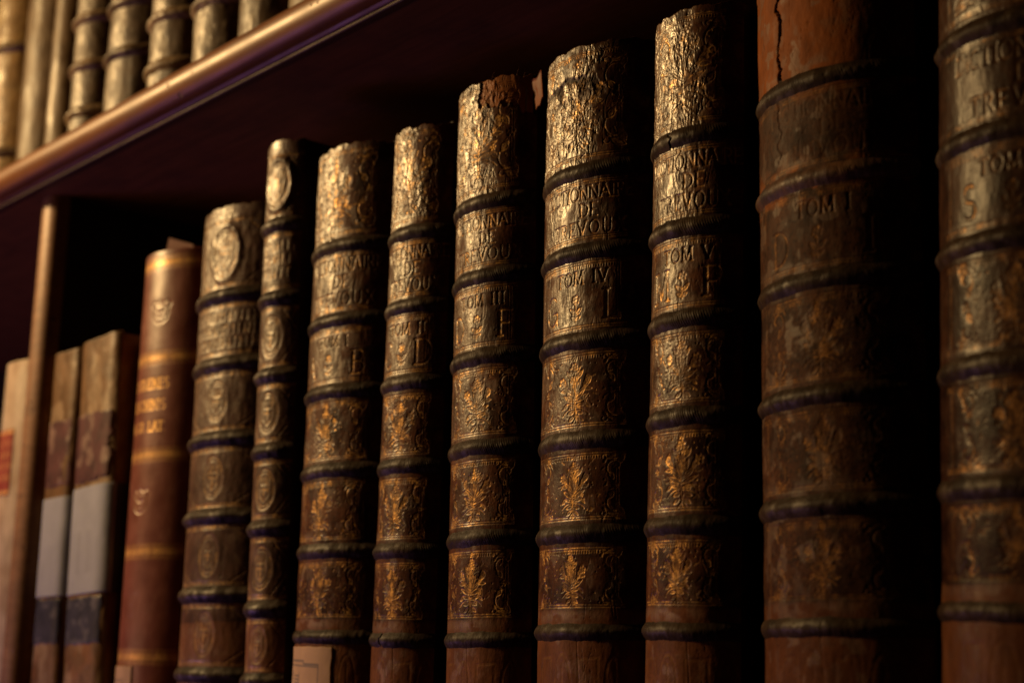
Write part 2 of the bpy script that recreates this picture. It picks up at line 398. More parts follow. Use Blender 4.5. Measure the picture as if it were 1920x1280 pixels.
# ------------------------------------------------------------------ spine shape
def path_round(wd, T=50, n=400):
    T = R_(T); r = wd / 2 / math.sin(T); th = np.linspace(-T, T, n)
    return np.stack([r * np.sin(th), r - r * np.cos(th)], -1)
def path_flat(wd, sag=.007, p=7, n=400):
    x = np.sin(np.linspace(-math.pi / 2, math.pi / 2, n)) * wd / 2
    return np.stack([x, sag * np.abs(2 * x / wd) ** p], -1)
def extend(P, back):
    """the same outline carried on along both sides of the book"""
    k = np.linspace(0, 1, 30)[1:, None]
    a = P[0] + k[::-1] * np.array([[-.0006, back]]); b = P[-1] + k * np.array([[.0006, back]])
    return np.concatenate([a, P, b])
def resample(P, n):
    d = np.concatenate([[0], np.cumsum(np.hypot(*np.diff(P, axis=0).T))])
    s = np.linspace(0, d[-1], n)
    Q = np.stack([np.interp(s, d, P[:, 0]), np.interp(s, d, P[:, 1])], -1)
    t = np.gradient(Q, axis=0); t /= np.linalg.norm(t, axis=1)[:, None]
    nrm = np.stack([t[:, 1], -t[:, 0]], -1)           # outward = towards the room (-y)
    return Q, nrm, (s - d[-1] / 2) * 1000

def spine_mesh(parent, P, H, res, paint, mat, rag_amp=0.0, seed=0, name='spine', zlow=0.0):
    arcl = np.hypot(*np.diff(P, axis=0).T).sum()
    nc = max(24, int(arcl / res)); nr = max(40, int((H - zlow) / res))
    Q, nr_, s = resample(P, nc)
    z = np.linspace(zlow * 1000, H * 1000, nr)
    F = Field(s, z)
    paint(F)
    Hh = F.H - F.dep
    # ragged upper edge
    top = -rag_amp * (fbm(s / 7, s * 0 + 3.3, seed + 90, 4, .6) ** 2) * 2.2
    zz = np.repeat(z[:, None], nc, 1); zc = z[-1] - 16
    k = np.clip((zz - zc) / 16, 0, 1)
    zz = zz + k * top[None, :]
    X = Q[None, :, 0] + nr_[None, :, 0] * Hh / 1000
    Y = Q[None, :, 1] + nr_[None, :, 1] * Hh / 1000
    V = np.stack([X, Y, zz / 1000], -1)
    # the leather turns in over the head
    extra = []
    for inn, dz in ((.0012, .0006), (.0030, .0002), (.0048, -.002), (.0056, -.012)):
        E = V[-1].copy(); E[:, 0] -= nr_[:, 0] * inn; E[:, 1] -= nr_[:, 1] * inn; E[:, 2] += dz
        extra.append(E)
    V = np.concatenate([V, np.array(extra)])
    at = {}
    for an in ('gilt', 'wear', 'bare', 'crack'):
        A = getattr(F, an); at[an] = np.concatenate([A, np.repeat(A[-1:] * (0 if an == 'gilt' else .6), 4, 0)]).ravel()
    return mesh_obj(name, V.reshape(-1, 3), grid_quads(V.shape[0], nc), mat, parent, at)

def band_mesh(parent, P, zb, h, hw, mat, seed, wearf=.35, name='raised_band', nc=260, hatch=False, split=None):
    Q, nr_, s = resample(P, nc); nv = 26
    v = np.linspace(-1, 1, nv)
    S, Vv = np.meshgrid(s, v)
    h = h * (.9 + .2 * random.random())
    wob = (fbm(S / 9, S * 0 + 1.5, seed, 3) - .5) * 1.6
    prof = np.cos(v * math.pi / 2) ** 1.35
    rad = (h * 1000) * prof[:, None] * (0.9 + .25 * fbm(S / 14, Vv * 0 + .5, seed + 3, 3)) - .55
    rad = rad + (fbm(S / 1.6, Vv * 2, seed + 7, 3) - .5) * .28 * prof[:, None]
    if hatch: rad = rad - .20 * sstep(.2, .8, np.sin((S + Vv * 2.2) * 4.2 + 3 * fbm(S / 9, Vv * 0, seed + 17, 2))) * prof[:, None] * sstep(.35, .65, fbm(S / 11, Vv, seed + 18, 2))
    rad = rad - .22 * sstep(.55, .85, fbm(S / 5, Vv * 1.0, seed + 19, 3)) * prof[:, None]
    cr = np.zeros_like(S)
    if split is not None:
        d = np.abs(S - split - (fbm(Vv * 2 + 3, S * 0, seed + 5, 3) - .5) * 6)
        cr = 1 - sstep(.3, .9, d); rad = rad - cr * 1.2
    X = Q[None, :, 0] + nr_[None, :, 0] * rad / 1000
    Y = Q[None, :, 1] + nr_[None, :, 1] * rad / 1000
    Zz = zb + (Vv * hw * 1000 + wob) / 1000
    we = wearf * sstep(.45, .7, fbm(S / 5, Vv * 1.2, seed + 1, 4)) * prof[:, None]
    at = {'gilt': np.zeros_like(S), 'wear': we, 'bare': np.zeros_like(S), 'crack': cr}
    return mesh_obj(name, np.stack([X, Y, Zz], -1).reshape(-1, 3), grid_quads(nv, nc), mat, parent, {k: a.ravel() for k, a in at.items()})

def strip(parent, name, P, s0, s1, z0, z1, mat, off=.0006, res=.0006, paint=None, rag=0.0, seed=0, curl=0.0):
    """a thin label pasted on the outline P between arc lengths s0..s1 (mm) and heights z0..z1 (m)"""
    Q, nr_, s = resample(P, 600)
    nc = max(6, int((s1 - s0) / 1000 / res)); nr = max(6, int((z1 - z0) / res))
    ss = np.linspace(s0, s1, nc); z = np.linspace(z0 * 1000, z1 * 1000, nr)
    F = Field(ss, z)
    if paint: paint(F)
    SS = F.S.copy(); ZZ = F.Z.copy()
    if rag:
        eb = sstep(.85, 1, np.abs(2 * (F.S - (s0 + s1) / 2) / (s1 - s0)))
        SS += np.sign(F.S - (s0 + s1) / 2) * eb * (fbm(F.Z / 6, F.Z * 0, seed, 3) - .7) * rag * 2
        ez = sstep(.85, 1, np.abs(2 * (F.Z - z.mean()) / (z[-1] - z[0])))
        ZZ += np.sign(F.Z - z.mean()) * ez * (fbm(F.S / 6, F.S * 0 + 4, seed + 1, 3) - .7) * rag * 2
    px = np.interp(SS, s, Q[:, 0]); py = np.interp(SS, s, Q[:, 1]); nx = np.interp(SS, s, nr_[:, 0]); ny = np.interp(SS, s, nr_[:, 1])
    o = off + (F.H - F.dep * .3) / 1000 + (fbm(F.S / 20, F.Z / 25, seed + 6, 3) - .5) * .0008
    V = np.stack([px + nx * o, py + ny * o, ZZ / 1000], -1)
    Vb = np.stack([px - nx * .0012, py - ny * .0012, ZZ / 1000], -1)     # rim turned back to the spine
    top = np.concatenate([Vb[:1], V, Vb[-1:]]); l = np.concatenate([Vb[:1, :1], Vb[:, :1], Vb[-1:, :1]]); r = np.concatenate([Vb[:1, -1:], Vb[:, -1:], Vb[-1:, -1:]])
    full = np.concatenate([l, top, r], 1)
    at = {}
    for an in ('gilt', 'wear', 'bare', 'crack'):
        at[an] = np.pad(getattr(F, an), 1, mode='edge').ravel()
    return mesh_obj(name, full.reshape(-1, 3), grid_quads(*full.shape[:2]), mat, parent, at)

def thing(name, label, cat, loc=(0, 0, 0), lean=0, group=None):
    o = bpy.data.objects.new(name, None); col.objects.link(o)
    o.location = loc; o.rotation_euler = (0, math.atan(lean), 0)
    o['label'] = label; o['category'] = cat
    if group: o['group'] = group
    return o

def body(t, P, wd, H, depth=.235, cover=COVER, pages=PAGES):
    yj = max(P[0, 1], P[-1, 1])
    box('front_cover', wd / 2 - .0050, wd / 2 - .0008, yj - .001, yj + depth, .0, H - .0015, cover, t)
    box('back_cover', -wd / 2 + .0008, -wd / 2 + .0050, yj - .001, yj + depth, .0, H - .0015, cover, t)
    box('page_block', -wd / 2 + .0055, wd / 2 - .0055, max(.010, yj * .75), yj + depth - .008, .005, H - .010, pages, t)

# ------------------------------------------------------------------ worn leather surfaces
def wear_layer(F, seed, z0, z1, amt, amp=1.0, edge=.28, soft=False):
    """rubbed, crackled leather between heights z0..z1 (mm): flaked relief with upright fissures"""
    i0, i1 = np.searchsorted(F.z, (z0, z1)); i1 = max(i1, i0 + 1)
    S = F.S[i0:i1]; Z = F.Z[i0:i1]; half = F.s[-1]
    wx = S + (fbm(S / 6, Z / 14, seed + 20, 3) - .5) * 5
    wz = Z + (fbm(S / 5, Z / 9, seed + 24, 3) - .5) * 8
    n1 = fbm(wx / 1.8, wz / 9.5, seed, 3, .55)
    ridge = 1 - np.abs(2 * n1 - 1) * 2.6
    fiss = sstep(.62, .98, ridge)
    n2 = fbm(wx / 3.6, wz / 10, seed + 5, 4, .6)
    flake = sstep(.50, .54, n2) - .5 + .8 * (sstep(.60, .63, n2))
    fine = fbm(S / .9, Z / 2.2, seed + 9, 3, .6) - .5
    # where the rubbing reaches
    u = S / half
    m = fbm(S / 13, Z / 20, seed + 13, 4, .55)
    area = sstep(-.16, .16, (m - .5) * 1.5 + edge - np.maximum(u - .02, 0) * 1.15 - np.maximum(-u - .55, 0) * .6) * amt
    fade = sstep(z0 - .1, z0 + 5, Z) * (1 - sstep(z1 - 3, z1 + .1, Z)) if not soft else sstep(z0 - .1, z0 + 9, Z) * (1 - sstep(z1 - 9, z1 + .1, Z))
    area = area * (.25 + .75 * fade)
    F.H[i0:i1] += area * amp * (-.50 * fiss + .17 * flake + .26 * fine + .75 * (fbm(S / 4.2, Z / 13, seed + 31, 2) - .5))
    F.wear[i0:i1] = np.maximum(F.wear[i0:i1], area * np.clip(.55 + .5 * (n2 - .5) * 3 - .2 * fiss, 0, 1))
    F.crack[i0:i1] = np.maximum(F.crack[i0:i1], sstep(.80, 1.0, ridge) * area * .9)
    F.gilt[i0:i1] *= 1 - .55 * area * sstep(.42, .62, fbm(S / 4, Z / 6, seed + 40, 3))
def base_layer(F, seed):
    F.H += (fbm(F.S / 16, F.Z / 26, seed, 3) - .5) * .8 + (fbm(F.S / 3, F.Z / 7, seed + 2, 3) - .5) * .22
    # thin upright creases everywhere
    n = fbm(F.S / 3.5 + fbm(F.S / 20, F.Z / 30, seed + 4, 2) * 3, F.Z / 40, seed + 3, 3)
    c = sstep(.90, 1, 1 - np.abs(2 * n - 1) * 3) * sstep(.5, .6, fbm(F.S / 18, F.Z / 25, seed + 6, 2))
    F.H -= c * .18; F.crack = np.maximum(F.crack, c * .35)
    F.gilt *= (.18 + .85 * sstep(.36, .62, fbm(F.S / 4, F.Z / 5, seed + 8, 4))) * (.45 + .7 * sstep(.3, .6, fbm(F.S / 1.3, F.Z / 1.5, seed + 9, 2)))
    F.wear = np.maximum(F.wear, .22 * sstep(.56, .74, fbm(F.S / 6, F.Z / 8, seed + 11, 4)))
def band_rub(F, bands, seed, amt=.5):
    for zb in bands:
        d = F.Z - zb
        k = np.exp(-((d - 9.5) / 3.2) ** 2)
        F.wear = np.maximum(F.wear, k * amt * sstep(.38, .6, fbm(F.S / 8, F.Z / 5, seed + 50, 3)) * (1 - sstep(.2, .7, F.S / F.s[-1])))

# ------------------------------------------------------------------ the bookcase
bc = thing('bookcase', 'dark varnished wooden bookcase with a rounded shelf edge and a thin upright divider', 'bookcase')
ZS = .495                                             # underside of the upper shelf
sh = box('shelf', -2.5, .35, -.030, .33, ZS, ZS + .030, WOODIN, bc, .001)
def extrude_profile(name, prof, x0, x1, nx, mat, parent):
    xs = np.linspace(x0, x1, nx); pr = np.array(prof)
    V = np.stack([np.repeat(xs[:, None], len(pr), 1), np.repeat(pr[None, :, 0], nx, 0), np.repeat(pr[None, :, 1], nx, 0)], -1)
    wob = (vnoise(xs * 6, xs * 0, 3) - .5) * .0008
    V[..., 1] += wob[:, None]
    return mesh_obj(name, V.reshape(-1, 3), grid_quads(nx, len(pr)), mat, parent)
nose = [(-.0290, ZS + .0295), (-.034, ZS + .0318)]
nose += [(-.0396 - .0140 * math.sin(a), ZS + .0185 + .0150 * math.cos(a)) for a in np.linspace(.05, math.pi * .97, 26)]
nose += [(-.0385, ZS + .0040), (-.0385, ZS + .0022), (-.0290, ZS + .0022)]
extrude_profile('nosing', nose[::-1], -2.5, .35, 160, WOOD, sh)
bead = [(-.0290, ZS + .0021)] + [(-.0345 - .0020 * math.sin(a), ZS + .0002 + .0018 * math.cos(a)) for a in np.linspace(.1, math.pi, 14)] + [(-.0290, ZS - .0018)]
extrude_profile('bead_moulding', bead[::-1], -2.5, .35, 160, WOODBEAD, sh)
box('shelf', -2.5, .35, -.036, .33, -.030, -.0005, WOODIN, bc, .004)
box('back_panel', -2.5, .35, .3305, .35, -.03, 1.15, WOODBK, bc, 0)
# divider: side shade painted into the dark slab, rounded front left lighter
dx0, dx1 = -1.4035, -1.3665
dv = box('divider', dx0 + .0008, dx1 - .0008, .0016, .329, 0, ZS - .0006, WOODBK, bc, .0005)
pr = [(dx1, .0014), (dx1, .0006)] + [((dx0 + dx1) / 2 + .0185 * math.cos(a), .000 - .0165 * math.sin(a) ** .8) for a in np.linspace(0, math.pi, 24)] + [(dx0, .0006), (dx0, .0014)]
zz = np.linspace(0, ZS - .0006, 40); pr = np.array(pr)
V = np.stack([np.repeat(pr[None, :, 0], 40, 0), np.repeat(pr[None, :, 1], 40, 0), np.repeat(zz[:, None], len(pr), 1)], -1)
mesh_obj('divider_front', V.reshape(-1, 3), grid_quads(40, len(pr))[:, ::-1], WOODDIV, dv)

# ------------------------------------------------------------------ the dictionary set
SET = 'volumes of the worn leather dictionary set'
Hset = .427
BOOKS = {   # left edge at the camera's height, lean, width, bands (heights above the lower shelf), top
 'B': (-.9572, .0022, .0985, [.3507, .2941, .2413, .1841, .1269, .0671], .430),
 'CD': (-.8546, .0154, .0668, [.3426, .2901, .2366, .1794, .1232, .0646], .423),
 'DF': (-.7767, -.0090, .0800, [.3472, .2962, .2430, .1842, .1271, .0644], .4335),
 'GL': (-.6936, .0035, .0920, [.3456, .2943, .2397, .1798, .1249, .0687], .4285),
 'MP': (-.5990, .0227, .0690, [.3459, .2923, .2394, .1846, .1252, .0687], .4250),
 'DI': (-.5209, .0050, .1040, [.3539, .3000, .2448, .1851, .1296, .0697], .4290),
 'Z': (-.4129, .0413, .0950, [.3510, .2975, .2456, .1874, .1309, .0754], .4260),
}
INFO = {
 'B': ('thick dark leather volume lettered B, a printed paper label pasted at its foot', ('TOM I', 'A', 'B'), 1.0, 4.0),
 'CD': ('narrow dark leather volume lettered C and D, its rubbed head ragged along the top', ('TOM II', 'C', 'D'), 1.0, 5.0),
 'DF': ('dark leather volume lettered D and F, its head torn to show orange leather', ('TOM III', 'D', 'F'), 1.0, 3.0),
 'GL': ('heavily crackled leather volume lettered G and L, with a small orange flap at its head', ('TOM IV', 'G', 'L'), 1.0, 2.5),
 'MP': ('leather volume lettered M and P with a flaked gilded head', ('TOM V', 'M', 'P'), 1.0, 2.5),
 'DI': ('dull leather volume with a smooth bare orange-brown head split by a black vertical crack', ('TOM I', 'D', 'I'), .25, 1.0),
 'Z': ('nearest and most blurred leather volume, lettered Z, at the right edge of the photo', ('TOM VII', 'S', 'Z'), .34, 2.0),
}
for bi, (key, (Lx, lean, wd, bands, Ht)) in enumerate(BOOKS.items()):
    label, (tom, la, lb), wamt, rag = INFO[key]
    xb = Lx - lean * ZC + wd / 2
    t = thing('leather_book', label, 'book', (xb, 0, 0), lean, SET)
    P = path_round(wd)
    arcl = np.hypot(*np.diff(P, axis=0).T).sum() * 1000
    seed = 100 + 37 * bi
    def paint(F, bands=bands, Ht=Ht, key=key, tom=tom, la=la, lb=lb, wamt=wamt, seed=seed, arcl=arcl):
        rnd = random.Random(seed); tg = .2 if key == 'DI' else .62
        bm = [b * 1000 for b in bands]; hb = 7.0; hw = arcl * .33; cx = arcl * .045
        edges = [Ht * 1000 + 1] + bm + [0]
        pan = [(edges[k + 1] + hb, edges[k] - hb) for k in range(7)]
        pan[0] = (pan[0][0], Ht * 1000 - 4)
        if key != 'DI':
            F.frame(*pan[0], hw, True, True); z0, z1 = pan[0]
            F.bouquet(cx, (z0 + z1) / 2, (z1 - z0) * .42, hw, rnd)
        z0, z1 = pan[1]; hh = z1 - z0
        F.frame(z0 - 1, z1 + 1, hw, False, False)
        lh = hh * .225
        F.text('DICTIONNAIRE', arcl * .075, z1 - 3.4 - lh, lh, arcl * .84, sp=.12, g=tg, depth=tg * .6)
        F.text('DE', arcl * .13, z0 + hh * .5 - lh * .5, lh, g=tg, depth=tg * .6)
        F.text('TREVOUX', arcl * .10, z0 + 3.4, lh, arcl * .62, sp=.3, g=tg, depth=tg * .6)
        z0, z1 = pan[2]; hh = z1 - z0
        F.frame(z0 - 1, z1 + 1, hw, True, True)
        F.text(tom, arcl * .07, z1 - 5.2 - hh * .2, hh * .2, hw * 1.5, sp=.25, g=.5, depth=.45)
        gh = hh * .44
        F.text(la, cx - hw * .68, z0 + 5, gh, wd=1.7, g=1.0, depth=.4); F.text(lb, cx + hw * .72, z0 + 5, gh, wd=1.7, g=1.0, depth=.4)
        F.fleuron(cx, z0 + 4.5, gh * .95)
        for k in (3, 4, 5):
            z0, z1 = pan[k]
            if k == 5: z0 += 6
            F.frame(z0, z1, hw, True, True)
            F.bouquet(cx + rnd.uniform(-1.5, 1.5), (z0 + z1) / 2, (z1 - z0) * .46, hw, rnd)
        # tail: large blind-tooled arches
        z0, z1 = pan[6]
        for x, wv, kind in ((cx - 24, 6, 1), (cx - 7, 7, 0), (cx + 12, 6.5, 1), (cx + 29, 6, 0)):
            if kind == 0:
                F.line([(x + wv * math.cos(a), z1 - 24 + 19 * math.sin(a)) for a in np.linspace(0, 2 * math.pi, 30)], 1.6, .10, .10)
                F.line([(x, z0 + 4), (x, z1 - 10)], 1.4, .10, .10)
            else:
                F.line([(x - wv, z0), (x - wv, z1 - 8), (x + wv, z1 - 7), (x + wv, z0)], 1.6, .10, .10)
        up = rnd.uniform(-8, 8)
        F.line([(cx + up, z0), (cx + up + 1.5, z1 - 20), (cx + up - .5, z1 + 6)], .5, .25, 0)
        base_layer(F, seed)
        band_rub(F, bm, seed)
        amts = [1.0, .80, .62, .50, .20, .08, .03]
        amps = [.8, .50, .36, .42, .22, .15, .1]
        eds = [.30, .26, .24, .12, .0, -.1, -.1]
        for k in range(7):
            zt = pan[k][1] + (8 if k else 14)
            wear_layer(F, seed + 7 * k, pan[k][0] - 5, zt, amts[k] * wamt * (1 if not (key == 'DI' and k == 0) else 0), amps[k], eds[k])
        # restored foot: newer, plainer leather
        F.bare = np.maximum(F.bare, .24 * (1 - sstep(bm[5] + 11, bm[5] + 13.5, F.Z + (fbm(F.S / 10, F.Z * 0, seed + 60, 3) - .5) * 3)))
        if key in ('DI', 'Z'): F.gilt *= .62
        if key == 'DF':
            tear = sstep(-1.2, 1.2, (F.S - 3 + (fbm(F.Z / 4, F.S / 9, seed + 70, 3) - .5) * 9)) * sstep(-1.2, 1.2, F.Z - (Ht * 1000 - 20) + (F.S - 12) * .25 + (fbm(F.S / 4, F.Z / 9, seed + 71, 4) - .5) * 14)
            F.bare = np.maximum(F.bare, tear * .95); F.H -= tear * 1.3; F.wear *= 1 - tear; F.gilt *= 1 - tear
            e = tear * (1 - tear) * 4; F.crack = np.maximum(F.crack, e * .8)
        if key == 'GL':
            gap = np.exp(-((F.Z - (Ht * 1000 - 21) - F.S * .10 - (fbm(F.S / 5, F.Z * 0, 555, 3) - .5) * 7) / 1.6) ** 2) * (1 - sstep(8, 20, F.S))
            F.crack = np.maximum(F.crack, gap); F.H -= gap * .9
            hole = sstep(.56, .66, fbm(F.S / 7, F.Z / 12, 777, 3)) * sstep(Ht * 1000 - 42, Ht * 1000 - 30, F.Z) * (1 - sstep(Ht * 1000 - 24, Ht * 1000 - 21, F.Z))
            F.wear *= 1 - .9 * hole; F.crack = np.maximum(F.crack, hole * .55); F.H -= hole * .5
        if key == 'DI':
            zb = bm[0]
            up_ = sstep(zb + 3, zb + 6, F.Z); u = F.S / F.s[-1]
            F.bare = np.maximum(F.bare, up_ * .95 * (1 - .8 * sstep(.38, .55, u)))
            x0 = -arcl * .17 + (fbm(F.Z / 6, F.Z * 0, 901, 4) - .5) * 8
            d = np.abs(F.S - x0); wdt = .6 + 1.6 * fbm(F.Z / 9, F.Z * 0 + 2, 907, 3)
            c = (1 - sstep(wdt * .5, wdt * 1.1, d)) * up_
            F.crack = np.maximum(F.crack, c); F.H -= c * 1.8
            c2 = (1 - sstep(.3, .7, np.abs(F.S - x0))) * sstep(bm[1] + 10, bm[1] + 16, F.Z)
            F.crack = np.maximum(F.crack, c2 * .7); F.H -= c2 * .5
            rub = np.exp(-((F.Z - bm[1] - 0) / 9) ** 2) + .5 * np.exp(-((F.Z - bm[0] + 3) / 7) ** 2)
            F.bare = np.maximum(F.bare, np.clip(rub * 1.4 * sstep(.42, .6, fbm(F.S / 9, F.Z / 4, 911, 3)), 0, .8))
            F.wear = np.maximum(F.wear, .5 * sstep(.62, .70, fbm(F.S / 8, F.Z / 9, 913, 3)))
    mat = {'DI': LEATHER_DULL, 'Z': LEATHER_GLOSSY_DIMMED}.get(key, LEATHER)
    res = {'GL': .00036, 'DF': .00036, 'DI': .0006, 'Z': .0007}.get(key, .00042)
    spine_mesh(t, P, Ht, res, paint, mat, rag, seed)
    for k, zb in enumerate(bands):
        m = BANDRED if (key == 'DI' and k == 1) else BAND
        split = {('CD', 5): -4.0, ('B', 5): -14.0, ('MP', 0): -6.0}.get((key, k))
        ww = {5: .20}.get(k, .26)
        band_mesh(t, P, zb, .0027, .0066 if k < 5 else .0060, m, seed + 200 + k, ww, hatch=k < 5, split=split)
    body(t, P, wd, Ht)
    if key == 'B':
        def pl(F):
            a, b2 = F.s[0], F.s[-1]; zt = F.z[-1] + 8
            F.line([(a + 4, zt - 17), (a + (b2 - a) * .62, zt - 18), (a + (b2 - a) * .62, zt - 20), (b2 - 12, zt - 20.5)], 1.2, .0, 1)
            F.line([(a + 4, zt - 20), (b2 - 12, zt - 22)], .9, .0, 1)
            F.line([(b2 - 12, zt - 20.5), (b2 - 12, F.z[0])], .9, 0, .9)
            F.dot(a + 22, zt - 23, .9, 0, 1)
            for cx_, wv in ((a + 17, 4.5), (a + 27, 3.0)):
                F.line([(cx_ - wv, F.z[0])] + [(cx_ - wv * math.cos(q), zt - 34 + 9 * math.sin(q)) for q in np.linspace(0, math.pi, 12)] + [(cx_ + wv, F.z[0])], 1.5, 0, 1)
            for k in range(5): F.line([(a + 34, zt - 28 - 2.4 * k), (a + 41, zt - 28.4 - 2.4 * k)], 1.1, 0, 1)
            F.line([(a + 42, zt - 26), (a + 42, F.z[0])], 1, 0, .9)
        strip(t, 'paper_label', P, -arcl * .49, arcl * .20, .003, .0605, OLDPAPER, .0010, .0005, pl, .6, 5)
    if key == 'DF':
        VV, QQ = [], []
        for k in range(9):          # threads of the broken headband standing up from the torn head
            x0, y0 = wd * (.12 + .035 * k) + random.uniform(-.002, .002), .006 + .0012 * k
            dx, l = random.uniform(-.004, .004), random.uniform(.004, .011)
            b0 = len(VV)
            for q in range(7):
                u = q / 6; cx_, cy_, cz_ = x0 + dx * u * u, y0 - .001 * u, Ht - .004 + l * (u - .35 * u * u * (k % 3))
                for a in range(4):
                    VV.append((cx_ + .00022 * (1 - .6 * u) * math.cos(a * math.pi / 2), cy_ + .00022 * (1 - .6 * u) * math.sin(a * math.pi / 2), cz_))
            for q in range(6):
                for a in range(4): QQ.append((b0 + q * 4 + a, b0 + q * 4 + (a + 1) % 4, b0 + q * 4 + 4 + (a + 1) % 4, b0 + q * 4 + 4 + a))
        mesh_obj('frayed_threads', VV, QQ, FLAP, t, {k: np.zeros(len(VV)) for k in ('gilt', 'wear', 'bare', 'crack')})
    if key == 'GL':
        # little flap of orange leather standing off the torn corner of the head
        n = 10; V = []
        for i in range(n):
            a = i / (n - 1)
            for j in range(8):
                b_ = j / 7
                x = -wd / 2 - .0085 + .0125 * b_ + .002 * a
                zf = Ht - .004 - .019 * a + .004 * b_ + .0012 * math.sin(9 * b_)
                y = .0165 - .0055 * b_ - .003 * (1 - a) * (1 - b_)
                if .42 < a < .58 and b_ < .4: x += .0015
                V.append((x, y, zf))
        V = np.array(V); Vb = V + np.array([[0, .0011, 0]])
        q = grid_quads(n, 8); rim = [k for k in range(8)] + [8 * k + 7 for k in range(1, n)] + [8 * (n - 1) + k for k in range(6, -1, -1)] + [8 * k for k in range(n - 2, 0, -1)]
        rq = [[rim[k], rim[(k + 1) % len(rim)], rim[(k + 1) % len(rim)] + 8 * n, rim[k] + 8 * n] for k in range(len(rim))]
        mesh_obj('torn_flap', np.concatenate([V, Vb]), np.concatenate([q, q[:, ::-1] + 8 * n, np.array(rq)]), FLAP, t, {k: np.zeros(16 * n) for k in ('gilt', 'wear', 'bare', 'crack')})

# ------------------------------------------------------------------ the two crested volumes
CRG = 'leather volumes stamped with oval crests'
for key, (Lx, lean, wd, bands, Ht, label) in {
    'A1': (-1.1289, -.0079, .1120, [.3411, .2841, .2230, .1612, .1002, .0389], .4185, 'wide leather volume stamped with oval crests, beside the smooth red book'),
    'A2': (-1.0094, -.0179, .0510, [.3849, .3251, .2643, .2057, .1474, .0877, .0353], .4560, 'tall narrow leather volume stamped with small oval crests, standing above its wide neighbour')}.items():
    xb = Lx - lean * ZC + wd / 2
    t = thing('leather_book', label, 'book', (xb, 0, 0), lean, CRG)
    P = path_round(wd); arcl = np.hypot(*np.diff(P, axis=0).T).sum() * 1000
    seed = 700 if key == 'A1' else 800
    def paint(F, bands=bands, Ht=Ht, key=key, seed=seed, arcl=arcl):
        rnd = random.Random(seed)
        bm = [b * 1000 for b in bands]; hb = 7.5; hw = arcl * .40; cx = arcl * (.11 if key == 'A1' else .09)
        ed = [Ht * 1000 - 5] + bm + [0]
        for k in range(len(ed) - 1):
            z0, z1 = ed[k + 1] + hb, ed[k] - hb
            for zz in (z0 + .6, z0 + 2.2, z1 - .6, z1 - 2.2): F.line([(-arcl * .5, zz), (arcl * .5, zz)], .8, .3, .8)
            zc = (z0 + z1) / 2; hh = (z1 - z0) * .35
            if k == 1:
                for q in range(3): F.rag(z1 - 9 - 11 * q - 5, z1 - 9 - 11 * q + 2.5, cx, hw * 1.5, rnd)
            else:
                d0 = F.dep.copy(); F.crest(cx, zc, hh); F.dep = d0 + (F.dep - d0) * .35
                F.wear = np.maximum(F.wear, .35 * (1 - sstep(hh * .75, hh * 1.0, np.hypot((F.S - cx) / .66, F.Z - zc))) * sstep(.35, .6, fbm(F.S / 5, F.Z / 5, seed + 77, 3)))
                a = F.S - cx; dd = np.hypot(a / .66, F.Z - zc)
                F.H += (.22 + (.8 if k == 0 else 0)) * np.exp(-((dd - hh * 1.18) / (hh * .20)) ** 2) * (np.abs(F.Z - zc) < hh * 1.4) * (.5 + fbm(F.S / 8, F.Z / 8, seed + 81, 2))
                for sx in (-1, 1):     # diagonal corner ornaments
                    for sy in (-1, 1):
                        F.line([(cx + sx * hw * .95, zc + sy * hh * .35), (cx + sx * hw * .45, zc + sy * hh * 1.28)], .8, .3, .6)
                        for q in range(4): F.dot(cx + sx * hw * rnd.uniform(.75, .98), zc + sy * hh * rnd.uniform(.8, 1.2), .9, .3, .6)
        base_layer(F, seed); band_rub(F, bm, seed, .4)
        for k in range(len(ed) - 1):
            am = [.85, .6, .45, .25, .1, .05, .03, .02][k]
            z0, z1 = ed[k + 1] + 3, ed[k] - 3
            wear_layer(F, seed + 9 * k, z0, z1 + (10 if k == 0 else 0), am, .55, .22, True)
            # soft puckering
            i0, i1 = np.searchsorted(F.z, (z0, z1))
            F.H[i0:i1] += am * 1.0 * (fbm(F.S[i0:i1] / 7, F.Z[i0:i1] / 12, seed + k, 3) - .5)
        F.bare = np.maximum(F.bare, .30 * (1 - sstep(78, 80, F.Z + (fbm(F.S / 10, F.Z * 0, seed + 60, 3) - .5) * 3)))
    spine_mesh(t, P, Ht, .0006, paint, CREST, 2.5, seed)
    for k, zb in enumerate(bands):
        band_mesh(t, P, zb, .0038, .0074, BAND, seed + 300 + k, .35, split=None, nc=100)
    body(t, P, wd, Ht)

